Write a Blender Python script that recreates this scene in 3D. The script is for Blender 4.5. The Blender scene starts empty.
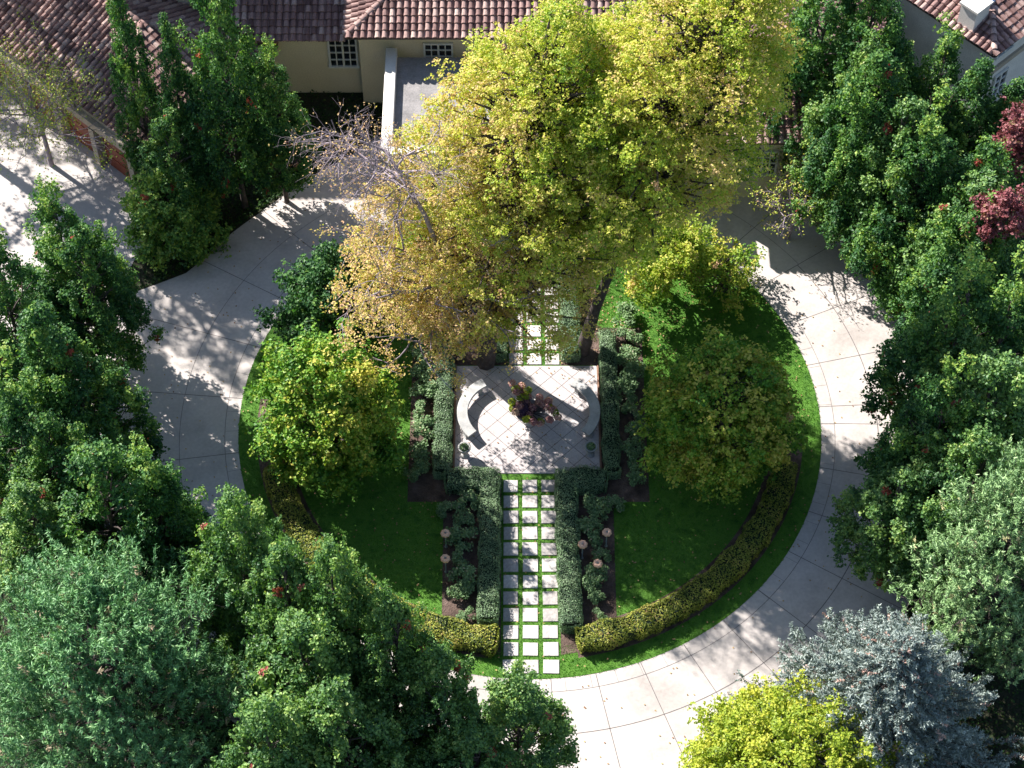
import bpy, math, random
import numpy as np
from math import radians as rad, sin, cos, pi

# ------------------------------------------------------------------ camera, world, sun, exposure
S = bpy.context.scene
FPX, PITCH, CAM = 2000.0, rad(54), (-0.76, -48.99, 70.0)
cd = bpy.data.cameras.new('camera'); cam = bpy.data.objects.new('camera', cd)
S.collection.objects.link(cam); S.camera = cam
cam.location = CAM; cam.rotation_euler = (pi/2 - PITCH, 0, 0)
cd.sensor_width = 36; cd.lens = FPX/1024*36; cd.clip_start = 1; cd.clip_end = 3000
S.render.resolution_x, S.render.resolution_y = 1024, 768
W = bpy.data.worlds.new('World'); S.world = W; W.use_nodes = True
SUN_EL = rad(38.5); SUN_AZ = rad(-50)          # azimuth clockwise from +Y
nt = W.node_tree; nt.nodes.clear()
sky = nt.nodes.new('ShaderNodeTexSky'); sky.sky_type = 'NISHITA'; sky.sun_disc = False
sky.sun_elevation = SUN_EL; sky.sun_rotation = SUN_AZ; sky.air_density = 1.0; sky.dust_density = 0.6
bg = nt.nodes.new('ShaderNodeBackground'); bg.inputs['Strength'].default_value = 0.075
wo = nt.nodes.new('ShaderNodeOutputWorld')
nt.links.new(sky.outputs[0], bg.inputs[0]); nt.links.new(bg.outputs[0], wo.inputs[0])
sd = bpy.data.lights.new('sun', 'SUN'); sd.energy = 5.0; sd.angle = rad(0.5); sd.color = (1, 0.955, 0.89)
sun = bpy.data.objects.new('sun', sd); S.collection.objects.link(sun)
sun.rotation_euler = (pi/2 - SUN_EL, 0, pi - SUN_AZ)
sun.location = (-40, 35, 60)
S.view_settings.view_transform = 'Standard'; S.view_settings.look = 'None'
S.view_settings.exposure = 1.28; S.view_settings.gamma = 1
S.cycles.max_bounces = 6; S.cycles.transparent_max_bounces = 4

# ------------------------------------------------------------------ helpers
C = S.collection
RG = np.random.default_rng(7)
def P(px, py, z=0.0):
    """world point at height z seen at that place of the photograph (survey helper)"""
    x = (px-512)/FPX; v = (384-py)/FPX
    dz = -sin(PITCH)+v*cos(PITCH); dy = cos(PITCH)+v*sin(PITCH); t = (z-CAM[2])/dz
    return np.array([CAM[0]+x*t, CAM[1]+dy*t, z])
def nrm(a): return a/np.maximum(np.linalg.norm(a, axis=-1, keepdims=True), 1e-9)
def A3(*p): return np.array(p, float)

def tag(o, label=None, cat=None, group=None, kind=None):
    if label: o['label'] = label
    if cat: o['category'] = cat
    if group: o['group'] = group
    if kind: o['kind'] = kind
    return o
def empty(name, loc=(0, 0, 0), rz=0.0):
    o = bpy.data.objects.new(name, None); C.objects.link(o)
    o.location = tuple(float(v) for v in loc); o.rotation_euler = (0, 0, rz); o.empty_display_size = .3
    return o
def copy_tree(src, loc, rz, sc=(1, 1, 1)):
    r = src.copy(); C.objects.link(r); r.location = tuple(float(v) for v in loc)
    r.rotation_euler = (0, 0, rz); r.scale = sc
    for ch in list(src.children):
        c = ch.copy(); C.objects.link(c); c.parent = r
        for g in list(ch.children):
            d = g.copy(); C.objects.link(d); d.parent = c
    return r

class MB:
    """collects geometry; build() links it as ONE mesh object"""
    def __init__(s): s.V = []; s.F = []; s.n = 0
    def add(s, v, f, mat=0, tone=None, smooth=False):
        v = np.asarray(v, float).reshape(-1, 3); f = np.asarray(f, int)
        t = np.full(len(f), .5) if tone is None else np.broadcast_to(np.asarray(tone, float), (len(f),))
        s.V.append(v); s.F.append((f+s.n, mat, t, smooth)); s.n += len(v)
    def poly(s, pts, mat=0, tone=.5):
        s.add(pts, [list(range(len(pts)))], mat, [tone])
    def box(s, c, size, rz=0, mat=0, bevel=0, tone=.5):
        x, y, z = [a/2 for a in size]
        v = np.array([[i*x, j*y, k*z] for k in (-1, 1) for j in (-1, 1) for i in (-1, 1)], float)
        f = [[0, 2, 3, 1], [4, 5, 7, 6], [0, 1, 5, 4], [2, 6, 7, 3], [0, 4, 6, 2], [1, 3, 7, 5]]
        if bevel:
            b = bevel; v = []; 
            for zz, ins in ((-z, 0), (z-b, 0), (z, b)):
                v += [[-x+ins, -y+ins, zz], [x-ins, -y+ins, zz], [x-ins, y-ins, zz], [-x+ins, y-ins, zz]]
            v = np.array(v, float); f = [[3, 2, 1, 0], [8, 9, 10, 11]]
            for L in (0, 4):
                for i in range(4): j = (i+1) % 4; f.append([L+i, L+j, L+4+j, L+4+i])
        cr, sr = cos(rz), sin(rz)
        R = np.array([[cr, sr, 0], [-sr, cr, 0], [0, 0, 1]])
        s.add(v @ R + np.asarray(c, float), f, mat, np.full(len(f), tone))
    def tube(s, pts, radii, seg=6, mat=0, cap=True, tone=.5, smooth=True):
        pts = np.asarray(pts, float); n = len(pts); radii = np.broadcast_to(radii, (n,))
        tg = nrm(np.gradient(pts, axis=0)); ref = A3(1, .13, .07) if abs(tg[0][2]) > .7 else A3(0, 0, 1)
        a = nrm(np.cross(tg, ref)); b = np.cross(tg, a)
        th = np.arange(seg)*2*pi/seg
        v = pts[:, None]+radii[:, None, None]*(a[:, None]*np.cos(th)[None, :, None]+b[:, None]*np.sin(th)[None, :, None])
        i = np.arange(n-1)[:, None]*seg; j = np.arange(seg)[None]; k = (j+1) % seg
        f = np.stack([i+j, i+k, i+seg+k, i+seg+j], -1).reshape(-1, 4)
        s.add(v.reshape(-1, 3), f, mat, np.full(len(f), tone), smooth)
        if cap: s.F.append((np.array([[ (n-1)*seg+q for q in range(seg)]])+s.n-n*seg, mat, np.array([tone]), False))
    def lathe(s, c, prof, seg=24, mat=0, tone=.5, wob=None):
        th = np.arange(seg)*2*pi/seg; v = []
        for r, z in prof:
            rr = r*(1 + (wob(th, r, z) if wob else 0)); v.append(np.stack([rr*np.cos(th), rr*np.sin(th), np.full(seg, z)], -1))
        v = np.array(v).reshape(-1, 3)+np.asarray(c, float); n = len(prof)
        i = np.arange(n-1)[:, None]*seg; j = np.arange(seg)[None]; k = (j+1) % seg
        f = np.stack([i+j, i+k, i+seg+k, i+seg+j], -1).reshape(-1, 4)
        s.add(v, f, mat, np.full(len(f), tone), True)
    def leaves(s, c, n, L, Wd, tone, mat=0, axis=None, rng=RG, fold=.12):
        """diamond leaves: centre, facing normal, length, width"""
        N = len(c); n = nrm(n)
        r = rng.normal(size=(N, 3)) if axis is None else axis
        t = nrm(r-(r*n).sum(1, keepdims=True)*n); b = np.cross(n, t)
        L = np.broadcast_to(L, (N,))[:, None]; Wd = np.broadcast_to(Wd, (N,))[:, None]
        v = np.stack([c-t*L/2, c+b*Wd/2+n*L*fold, c+t*L/2, c-b*Wd/2+n*L*fold], 1)
        s.add(v.reshape(-1, 3), np.arange(N*4).reshape(N, 4), mat, tone)
    def build(s, name, mats, parent=None):
        if not isinstance(mats, (list, tuple)): mats = [mats]
        me = bpy.data.meshes.new(name)
        V = np.concatenate(s.V); me.vertices.add(len(V)); me.vertices.foreach_set('co', V.ravel().astype(np.float32))
        lo = []; st = []; mi = []; tn = []; sm = []; k = 0
        for f, m, t, smo in s.F:
            w = f.shape[1]; lo.append(f.ravel()); st.append(k+np.arange(len(f))*w); k += f.size
            mi.append(np.full(len(f), m)); tn.append(t); sm.append(np.full(len(f), smo))
        lo = np.concatenate(lo); st = np.concatenate(st)
        me.loops.add(len(lo)); me.loops.foreach_set('vertex_index', lo.astype(np.int32))
        me.polygons.add(len(st)); me.polygons.foreach_set('loop_start', st.astype(np.int32))
        me.polygons.foreach_set('material_index', np.concatenate(mi).astype(np.int32))
        me.polygons.foreach_set('use_smooth', np.concatenate(sm).astype(bool))
        me.update(calc_edges=True)
        at = me.attributes.new('tone', 'FLOAT', 'FACE'); at.data.foreach_set('value', np.concatenate(tn).astype(np.float32))
        for m in mats: me.materials.append(m)
        o = bpy.data.objects.new(name, me); C.objects.link(o)
        if parent: o.parent = parent
        return o

# ------------------------------------------------------------------ materials
def newmat(name):
    m = bpy.data.materials.new(name); m.use_nodes = True; t = m.node_tree; b = t.nodes['Principled BSDF']
    return m, t, b
def ramp(t, stops, fac=None):
    r = t.nodes.new('ShaderNodeValToRGB'); e = r.color_ramp.elements
    while len(e) > 1: e.remove(e[0])
    e[0].position = stops[0][0]; e[0].color = (*stops[0][1], 1)
    for p, c in stops[1:]:
        q = e.new(p); q.color = (*c, 1)
    if fac: t.links.new(fac, r.inputs[0])
    return r
def noise(t, scale, detail=6, rough=.6, dist=0, vec=None):
    n = t.nodes.new('ShaderNodeTexNoise'); n.inputs['Scale'].default_value = scale
    n.inputs['Detail'].default_value = detail; n.inputs['Roughness'].default_value = rough; n.inputs['Distortion'].default_value = dist
    t.links.new(vec or t.nodes.new('ShaderNodeTexCoord').outputs['Object'], n.inputs['Vector'])
    return n
def mixc(t, a, b, f, mode='MIX'):
    m = t.nodes.new('ShaderNodeMix'); m.data_type = 'RGBA'; m.blend_type = mode
    for s, v in ((m.inputs[6], a), (m.inputs[7], b), (m.inputs[0], f)):
        if hasattr(v, 'links'): t.links.new(v, s)
        elif isinstance(v, tuple): s.default_value = (*v, 1)
        else: s.default_value = v
    return m.outputs[2]
def bump(t, b, h, st, dist=.02):
    n = t.nodes.new('ShaderNodeBump'); n.inputs['Strength'].default_value = st; n.inputs['Distance'].default_value = dist
    t.links.new(h, n.inputs['Height']); t.links.new(n.outputs[0], b.inputs['Normal'])
def attr(t):
    a = t.nodes.new('ShaderNodeAttribute'); a.attribute_name = 'tone'; return a.outputs['Fac']
def leafmat(name, stops, trans=.25, rough=.5, spec=.35):
    m, t, b = newmat(name)
    r = ramp(t, stops, attr(t))
    t.links.new(r.outputs[0], b.inputs['Base Color']); b.inputs['Roughness'].default_value = rough
    b.inputs['Specular IOR Level'].default_value = spec
    tr = t.nodes.new('ShaderNodeBsdfTranslucent'); mx = t.nodes.new('ShaderNodeMixShader'); mx.inputs[0].default_value = trans
    br = mixc(t, r.outputs[0], (1.0, 1.15, .45), 1.0, 'MULTIPLY')
    t.links.new(br, tr.inputs[0]); t.links.new(b.outputs[0], mx.inputs[1]); t.links.new(tr.outputs[0], mx.inputs[2])
    t.links.new(mx.outputs[0], t.nodes['Material Output'].inputs[0])
    return m
def noisy(name, c1, c2, scale, rough=.85, bs=.3, bscale=None, detail=8, spec=.3, c3=None, dist=.02, vlo=.78, vhi=1.15):
    m, t, b = newmat(name); n = noise(t, scale, detail)
    st = [(.3, c1), (.7, c2)] if c3 is None else [(.3, c1), (.52, c2), (.72, c3)]
    r = ramp(t, st, n.outputs[0]); n2 = noise(t, bscale or scale*6, 5)
    f = ramp(t, [(.3, (vlo,)*3), (.7, (vhi,)*3)], n2.outputs[0])
    t.links.new(mixc(t, r.outputs[0], f.outputs[0], 1.0, 'MULTIPLY'), b.inputs['Base Color'])
    b.inputs['Roughness'].default_value = rough; b.inputs['Specular IOR Level'].default_value = spec
    if bs: bump(t, b, n2.outputs[0], bs, dist)
    return m
def tonemat(name, stops, rough=.7, bs=.2, scale=30, spec=.3):
    m, t, b = newmat(name); r = ramp(t, stops, attr(t)); n = noise(t, scale, 5)
    f = ramp(t, [(.3, (.7, .7, .7)), (.7, (1.2, 1.2, 1.2))], n.outputs[0])
    t.links.new(mixc(t, r.outputs[0], f.outputs[0], 1.0, 'MULTIPLY'), b.inputs['Base Color'])
    b.inputs['Roughness'].default_value = rough; b.inputs['Specular IOR Level'].default_value = spec
    bump(t, b, n.outputs[0], bs, .01); return m

M = {}
M['concrete'] = noisy('concrete', (.40, .36, .345), (.53, .485, .465), .28, bs=.1, bscale=7, c3=(.48, .44, .42), vlo=.9, vhi=1.06)
def stains(m):
    t = m.node_tree; b = t.nodes['Principled BSDF']; src = b.inputs['Base Color'].links[0].from_socket
    n = noise(t, .16, 9, .68, .6); r = ramp(t, [(.38, (.8, .79, .78)), (.5, (.98, .97, .96)), (.62, (1.03, 1.02, 1.0))], n.outputs[0])
    n2 = noise(t, 1.9, 7, .75, 1.2); r2 = ramp(t, [(.3, (.84, .83, .81)), (.42, (1, 1, 1))], n2.outputs[0])
    c = mixc(t, src, r.outputs[0], 1.0, 'MULTIPLY'); t.links.new(mixc(t, c, r2.outputs[0], .7, 'MULTIPLY'), b.inputs['Base Color'])
stains(M['concrete'])
M['joint'] = noisy('joint_filler', (.12, .11, .11), (.2, .18, .18), 3, bs=0)
M['plaza'] = noisy('plaza_paving', (.45, .40, .40), (.56, .51, .50), .8, bs=.2, bscale=18)
M['stone'] = tonemat('stepping_stone', [(0, (.38, .35, .34)), (1, (.6, .56, .54))], bs=.3, scale=9)
M['benchstone'] = noisy('bench_stone', (.3, .3, .3), (.52, .51, .5), 2.0, bs=.25, bscale=30)
M['soil'] = noisy('mulch_soil', (.05, .032, .024), (.12, .08, .065), 1.4, bs=1, bscale=16, c3=(.2, .14, .12), dist=.06)
M['ground'] = noisy('planted_ground', (.012, .02, .009), (.035, .035, .018), .8, bs=1, bscale=9, c3=(.02, .045, .012), dist=.1)
M['grass'] = noisy('lawn_grass', (.03, .11, .012), (.1, .23, .03), 2.2, bs=1, bscale=26, c3=(.055, .17, .015), dist=.05, rough=.7, spec=.2)
M['blade'] = leafmat('grass_blades', [(0, (.035, .14, .012)), (.6, (.095, .27, .025)), (1, (.15, .3, .04))], .25, .6, .2)
M['cover'] = leafmat('ground_cover_leaves', [(0, (.012, .035, .01)), (.7, (.03, .08, .015)), (1, (.09, .14, .02))], .15, .6, .2)
M['bark'] = noisy('bark', (.05, .038, .035), (.13, .105, .1), 5, bs=1, bscale=22, dist=.03)
M['greybark'] = noisy('grey_bark', (.15, .12, .14), (.42, .35, .39), 3, bs=.6, bscale=20)
M['stucco'] = noisy('cream_stucco', (.62, .54, .39), (.7, .62, .47), .6, bs=.25, bscale=20)
M['trim'] = noisy('pale_trim', (.6, .57, .53), (.72, .69, .65), 1.2, bs=.1, bscale=25)
M['taupe'] = noisy('taupe_beam', (.33, .28, .22), (.42, .36, .29), 1.2, bs=.15, bscale=25)
M['deck'] = noisy('flat_roof_gravel', (.2, .19, .19), (.32, .3, .3), 1.5, bs=.8, bscale=14)
M['tile'] = tonemat('roof_tile', [(0, (.12, .065, .06)), (.5, (.27, .16, .145)), (1, (.48, .35, .31))], bs=.4, scale=12)
M['under'] = noisy('roof_underlay', (.04, .02, .02), (.08, .04, .04), 3, bs=0)
M['door'] = noisy('garage_door_wood', (.16, .035, .018), (.27, .07, .035), 1.5, bs=.4, bscale=12, rough=.5)
M['pot'] = noisy('terracotta', (.42, .2, .13), (.58, .33, .23), 4, bs=.3, bscale=30)
M['copper'] = noisy('copper_shade', (.82, .42, .28), (.9, .62, .45), 8, bs=.3, bscale=40, rough=.45)
M['wood'] = noisy('bed_edging', (.22, .12, .08), (.34, .2, .14), 4, bs=.4)
def flat(name, c, rough, metal=0, spec=.5):
    m, t, b = newmat(name); n = noise(t, 9, 4); r = ramp(t, [(.3, tuple(v*.85 for v in c)), (.7, c)], n.outputs[0])
    t.links.new(r.outputs[0], b.inputs['Base Color']); b.inputs['Roughness'].default_value = rough; b.inputs['Metallic'].default_value = metal
    b.inputs['Specular IOR Level'].default_value = spec; return m
M['post'] = flat('grey_post_metal', (.3, .33, .34), .5, .2)
M['frame'] = flat('white_window_frame', (.7, .7, .68), .5)
M['glass'] = flat('dark_window_glass', (.015, .02, .028), .06, 0, .8)
M['gutter'] = flat('dark_gutter', (.06, .045, .045), .5, .3)
M['skyglass'] = flat('skylight_dome', (.35, .5, .68), .15)
g0, g1, g2, g3 = (.018, .068, .028), (.055, .155, .045), (.15, .29, .06), (.33, .46, .09)
M['gum'] = leafmat('sweetgum_leaves', [(0, g0), (.35, g1), (.7, g2), (.88, g3), (.93, (.2, .22, .04)), (.955, (.4, .1, .05)), (1, (.3, .03, .04))], .32, .5, .3)
M['palegum'] = leafmat('pale_gum_leaves', [(0, (.03, .09, .038)), (.35, (.09, .2, .06)), (.7, (.22, .36, .09)), (.88, (.42, .54, .14)), (.93, (.22, .2, .07)), (.955, (.38, .1, .07)), (1, (.32, .05, .06))], .32, .48, .4)  # lighter variant of the sweetgum leaf colours
M['red'] = leafmat('crimson_leaves', [(0, (.1, .03, .035)), (.5, (.24, .06, .075)), (.8, (.36, .15, .15)), (1, (.3, .3, .1))], .25, .5)
M['honey'] = leafmat('yellow_green_leaves', [(0, (.16, .27, .035)), (.3, (.36, .48, .06)), (.55, (.6, .6, .1)), (.75, (.68, .58, .17)), (.9, (.72, .5, .25)), (1, (.65, .38, .25))], .42, .5)
M['lime'] = leafmat('lime_leaves', [(0, (.12, .2, .02)), (.5, (.33, .42, .04)), (1, (.62, .58, .08))], .35, .5)
M['maple'] = leafmat('turning_maple_leaves', [(0, (.04, .14, .02)), (.4, (.13, .3, .03)), (.7, (.3, .4, .045)), (.88, (.55, .52, .08)), (1, (.6, .38, .2))], .28, .5)
M['pine'] = leafmat('pine_needles', [(0, (.045, .13, .055)), (.5, (.14, .31, .12)), (.9, (.28, .48, .18)), (1, (.34, .27, .17))], .12, .5, .4)
M['pine2'] = leafmat('pale_pine_needles', [(0, (.08, .17, .06)), (.5, (.24, .39, .16)), (.9, (.42, .58, .28)), (1, (.45, .42, .22))], .12, .5, .4)
M['spruce'] = leafmat('blue_spruce_needles', [(0, (.11, .15, .14)), (.5, (.25, .31, .29)), (.93, (.46, .52, .48)), (.97, (.58, .38, .31)), (1, (.55, .35, .3))], .08, .5, .4)
M['box'] = leafmat('boxwood_leaves', [(0, (.06, .13, .06)), (.5, (.2, .31, .16)), (.9, (.33, .45, .25)), (1, (.34, .42, .22))], .15, .45, .5)
M['barb'] = leafmat('barberry_leaves', [(0, (.06, .1, .02)), (.35, (.24, .29, .045)), (.7, (.46, .44, .09)), (.88, (.44, .3, .13)), (1, (.4, .22, .15))], .25, .5)
M['shrub'] = leafmat('rose_shrub_leaves', [(0, (.06, .12, .05)), (.5, (.16, .27, .11)), (.85, (.28, .4, .19)), (1, (.42, .34, .24))], .2, .5, .4)
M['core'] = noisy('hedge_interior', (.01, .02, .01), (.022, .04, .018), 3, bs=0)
M['flower'] = leafmat('mauve_flowers', [(0, (.14, .05, .08)), (.35, (.4, .18, .22)), (.7, (.6, .34, .34)), (1, (.72, .52, .42))], .3, .5)
M['purple'] = leafmat('purple_leaves', [(0, (.04, .02, .05)), (1, (.14, .07, .15))], .2, .5)
M['fallen'] = leafmat('fallen_leaves', [(0, (.25, .12, .07)), (1, (.5, .35, .15))], .1, .6)

# ------------------------------------------------------------------ ground, lawn, driveway
def sheet(name, pts, z, mat, kind='structure'):
    m = MB(); m.poly([(x, y, z) for x, y in pts]); o = m.build(name, mat); return tag(o, kind=kind)
R0 = 12.40
sheet('ground', [(-700, -700), (700, -700), (700, 900), (-700, 900)], 0, M['ground'])
th = np.linspace(0, 2*pi, 145)[:-1]
sheet('lawn', [(R0*cos(a)-.0, R0*sin(a)) for a in th], .03, M['grass'])
OUT = [(-180, 19.6), (-160, 18.8), (-140, 18.3), (-115, 18.3), (-90, 18.6), (-60, 18.4), (-30, 17.6), (0, 17.8), (22, 17.6), (45, 17.8), (62, 18.2), (90, 18.1),
       (112, 18.0), (119, 17.3), (127, 17.05), (137, 16.98), (152, 17.3), (156, 18.2), (160, 19.4), (165, 20.2), (180, 19.6)]
def r_out(a):
    a = (math.degrees(a)+180) % 360-180
    return float(np.interp(a, [q[0] for q in OUT], [q[1] for q in OUT]))
m = MB(); rr = np.linspace(0, 1, 5); V = []
for a in th:
    for q in rr: r = (R0+.004)*(1-q)+r_out(a)*q; V.append((r*cos(a), r*sin(a), .02))
n = len(th); k = len(rr)
m.add(V, [[i*k+j, i*k+j+1, ((i+1) % n)*k+j+1, ((i+1) % n)*k+j] for i in range(n) for j in range(k-1)])
tag(m.build('driveway', M['concrete']), kind='structure')
sheet('courtyard', [(-36, 30), (-27.5, 22.2), (-18.4, 13.9), (-17.4, 10.5), (-18.2, 7.6), (-19.5, 4), (-40, 3), (-46, 20)], .012, M['concrete'])
m = MB()
def strip(pts, w):
    pts = np.array([(x, y, .0245) for x, y in pts]); t = nrm(np.gradient(pts, axis=0)); s = np.stack([-t[:, 1], t[:, 0], t[:, 2]*0], -1)*w/2
    n = len(pts); m.add(np.concatenate([pts-s, pts+s]), [[i, i+1, n+i+1, n+i] for i in range(n-1)])
def arc(r, a0, a1, w):
    A = np.radians(np.linspace(a0, a1, max(8, int(abs(a1-a0)/2)))); strip(list(zip(r*np.cos(A), r*np.sin(A))), w)
arc(12.98, -180, 180, .022); arc(14.82, -140, 35, .035); arc(14.9, 35, 220, .02)
for a in (-134, -123.5, -113, -103, -94, -86.5, -78.3, -69.8, -61, -52, -42.5, -32, -22, -11.5, -1, 3, 13.3, 24, 35, 46, 58, 70, 82, 94, 106, 121, 136.2, 149.3, 162, 175, 188, 201, 213):
    A = rad(a)
    for r0, r1 in ((12.42, r_out(A)-.05),): strip([(r*cos(A), r*sin(A)) for r in np.linspace(r0, r1, 4)], .03)
for a in np.arange(-130, 230, 4.6):
    A = rad(a); strip([(r*cos(A), r*sin(A)) for r in (12.42, 12.7, 12.96)], .012)
tag(m.build('driveway_joints', M['joint']), kind='structure')

# planting beds (sheets above the lawn)
def ring_poly(r0, r1, a0, a1, n=40):
    A = np.radians(np.linspace(a0, a1, n))
    return [(r0*cos(a), r0*sin(a)) for a in A]+[(r1*cos(a), r1*sin(a)) for a in A[::-1]]
for pts in (ring_poly(10.2, 11.62, -80.8, -5), ring_poly(10.2, 11.62, -186, -98.5)):
    sheet('planting_bed', pts, .034, M['soil'])
sheet('planting_bed', [(-3.55, -10.9), (-1.2, -11.35), (-1.2, -2.9), (-3.2, -2.9), (-3.2, 6.2), (-5.1, 6.2), (-5.1, -4.2), (-3.6, -4.2)], .038, M['soil'])
sheet('planting_bed', [(1.17, -11.35), (3.4, -10.9), (3.45, -4.2), (4.95, -4.2), (4.95, 4.9), (3.0, 4.9), (3.0, -2.9), (1.17, -2.9)], .038, M['soil'])
sheet('planting_bed', [(-3.2, 2.85), (-.95, 2.85), (-.95, 9.5), (-3.2, 9.5)], .041, M['soil'])
sheet('planting_bed', [(1.35, 2.85), (3.0, 2.85), (3.0, 9.5), (1.35, 9.5)], .041, M['soil'])

# plaza: slab with diagonal joints
plz = tag(empty('plaza', (0, 0, 0)), kind='structure')
m = MB(); m.box((-.12, 0, .035), (6.1, 5.6, .07), bevel=.012); m.build('paving', M['plaza'], plz)
m = MB()
def pstrip(a, b, w=.022, z=.0735):
    a = A3(*a); b = A3(*b); t = b-a; t /= np.linalg.norm(t); s = A3(-t[1], t[0])*w/2
    m.poly([(*(a-s), z), (*(b-s), z), (*(b+s), z), (*(a+s), z)])
x0, x1, y0, y1 = -3.1, 2.86, -2.72, 2.72
for k in np.arange(-7, 7, .92):
    for sg in (1, -1):
        seg = []
        for x in (x0, x1):
            y = sg*x+k
            if y0 <= y <= y1: seg.append((x, y))
        for y in (y0, y1):
            x = (y-k)*sg
            if x0 < x < x1: seg.append((x, y))
        if len(seg) >= 2: pstrip(seg[0], seg[1], z=.0735 if sg > 0 else .0755)
m.build('paving_joints', M['joint'], plz)
m = MB()
m.box((2.97, 0, .08), (.07, 5.6, .16), bevel=.01); m.box((-3.21, 0, .08), (.07, 5.6, .16), bevel=.01)
m.build('edging', M['wood'], plz)

# stepping stones, each a thing
ORD = ['first', 'second', 'third', 'fourth', 'fifth', 'sixth', 'seventh', 'eighth', 'ninth', 'tenth', 'eleventh', 'twelfth', 'thirteenth']
prot = None
cols = [('left', -.81), ('middle', -.02), ('right', .77)]
rows = [('lower', i, -11.86+i*.767) for i in range(12)]+[('upper', i, 3.18+i*.77) for i in range(8)]
for part, i, y in rows:
    for cn, x in cols:
        if part == 'upper': x += .23
        m = MB(); m.box((0, 0, .02), (.61+RG.uniform(-.02, .02), .6+RG.uniform(-.02, .02), .04), bevel=.012, tone=RG.uniform(0, 1))
        o = m.build('stepping_stone', M['stone']); o.location = (x+RG.uniform(-.012, .012), y+RG.uniform(-.012, .012), .03)
        o.rotation_euler = (RG.uniform(-.012, .012), RG.uniform(-.012, .012), RG.uniform(-.025, .025))
        if part == 'lower': lb = f'pale square stepping stone, {cn} column, {ORD[i]} row up from the bottom driveway'
        else: lb = f'pale square stepping stone, {cn} column, {ORD[i]} row behind the plaza toward the house'
        tag(o, lb, 'stepping stone', 'stepping stones set in the grass path')

# grass blades
def blades(N, fn):
    pts = []
    while len(pts) < N:
        q = RG.uniform(-12.42, 12.42, size=(N, 2)); q = q[[fn(a, b) for a, b in q]]; pts += list(q)
    return np.array(pts[:N])
def islawn(x, y):
    r = math.hypot(x, y)
    if r > 12.42: return False
    a = math.degrees(math.atan2(y, x))
    if 10.2 < r < 11.62 and (-80.8 < a < -5 or a < -98.5 or a > 174): return False
    if -3.25 < x < 3.05 and -2.85 < y < 2.85: return False
    if -1.17 < x < 1.13 and -12.3 < y < -2.8: 
        return not (abs(((x+.81+.395) % .79)-.395) < .30 and abs(((y+11.86+.3835) % .767)-.3835) < .295)
    if -.94 < x < 1.34 and y > 2.8:
        return not (abs(((x+.58+.395) % .79)-.395) < .30 and abs(((y-3.18+.385) % .77)-.385) < .295)
    if (-3.55 < x < -1.2 or 1.17 < x < 3.4) and -10.9 < y < -2.9: return False
    if (-5.1 < x < -3.2 and -4.2 < y < 6.2) or (3 < x < 4.95 and -4.2 < y < 4.9): return False
    if (-3.2 < x < -.95 or 1.35 < x < 3) and 2.85 < y < 9.5: return False
    return True
q = blades(110000, islawn); N = len(q)
m = MB(); h = RG.uniform(.03, .085, N); a = RG.uniform(0, 2*pi, N); tilt = RG.uniform(0, .06, (N, 2))*np.sign(RG.normal(size=(N, 2)))
b0 = np.c_[q, np.full(N, .028)]; d = np.stack([np.cos(a), np.sin(a), a*0], -1)*.014
v = np.stack([b0-d, b0+d, b0+np.c_[tilt, h]], 1)
patch = .5+.3*np.sin(q[:, 0]*1.3+np.cos(q[:, 1]*1.1)*2)*np.cos(q[:, 1]*.9)
m.add(v.reshape(-1, 3), np.arange(N*3).reshape(N, 3), 0, np.clip(patch*.5+RG.uniform(0, .6, N), 0, 1))
tag(m.build('grass', M['blade']), kind='stuff')

# ground cover outside the driveway
N = 110000; a = RG.uniform(0, 2*pi, N); r = np.array([r_out(v) for v in a])+.1+14*RG.random(N)**1.4
q = np.stack([r*np.cos(a), r*np.sin(a)], -1)
keep = ~((q[:, 0] < -17.4) & (q[:, 1] > 3))
q = q[keep]; N = len(q)
m = MB(); nn = RG.normal(size=(N, 3))*.6+A3(0, 0, 1)
hh = .03+.22*RG.random(N)*(.5+.5*np.sin(q[:, 0]*1.7)*np.cos(q[:, 1]*1.3))
m.leaves(np.c_[q, hh], nn, RG.uniform(.08, .17, N), RG.uniform(.06, .12, N), RG.random(N)**1.5)
tag(m.build('ground_cover', M['cover']), kind='stuff')

# fallen leaves on paving
N = 420; a = RG.uniform(0, 2*pi, N); r = RG.uniform(R0, 17.5, N); q = np.stack([r*np.cos(a), r*np.sin(a)], -1)
q = np.concatenate([q, np.c_[RG.uniform(-3, 2.8, 70), 2.7-5.2*RG.random(70)**1.7]]); zz = np.where(np.hypot(q[:, 0], q[:, 1]) > 12, .036, .088)
aa = RG.uniform(0, 2*pi, 1500); r2 = 12.3*np.sqrt(RG.random(1500)); q2 = np.stack([r2*np.cos(aa), r2*np.sin(aa)], -1); q2 = q2[[islawn(*v) for v in q2]]
q3 = np.c_[RG.normal(1.5, 3.2, 900), RG.normal(5.5, 2.2, 900)]; q3 = q3[q3[:, 1] > 2.9]
q = np.concatenate([q, q2, q3]); zz = np.r_[zz, np.full(len(q2)+len(q3), .085)]
m = MB(); m.leaves(np.c_[q, zz], RG.normal(size=(len(q), 3))*.25+A3(0, 0, 1), .09, .07, RG.random(len(q)))
tag(m.build('fallen_leaves', M['fallen']), kind='stuff')

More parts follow.
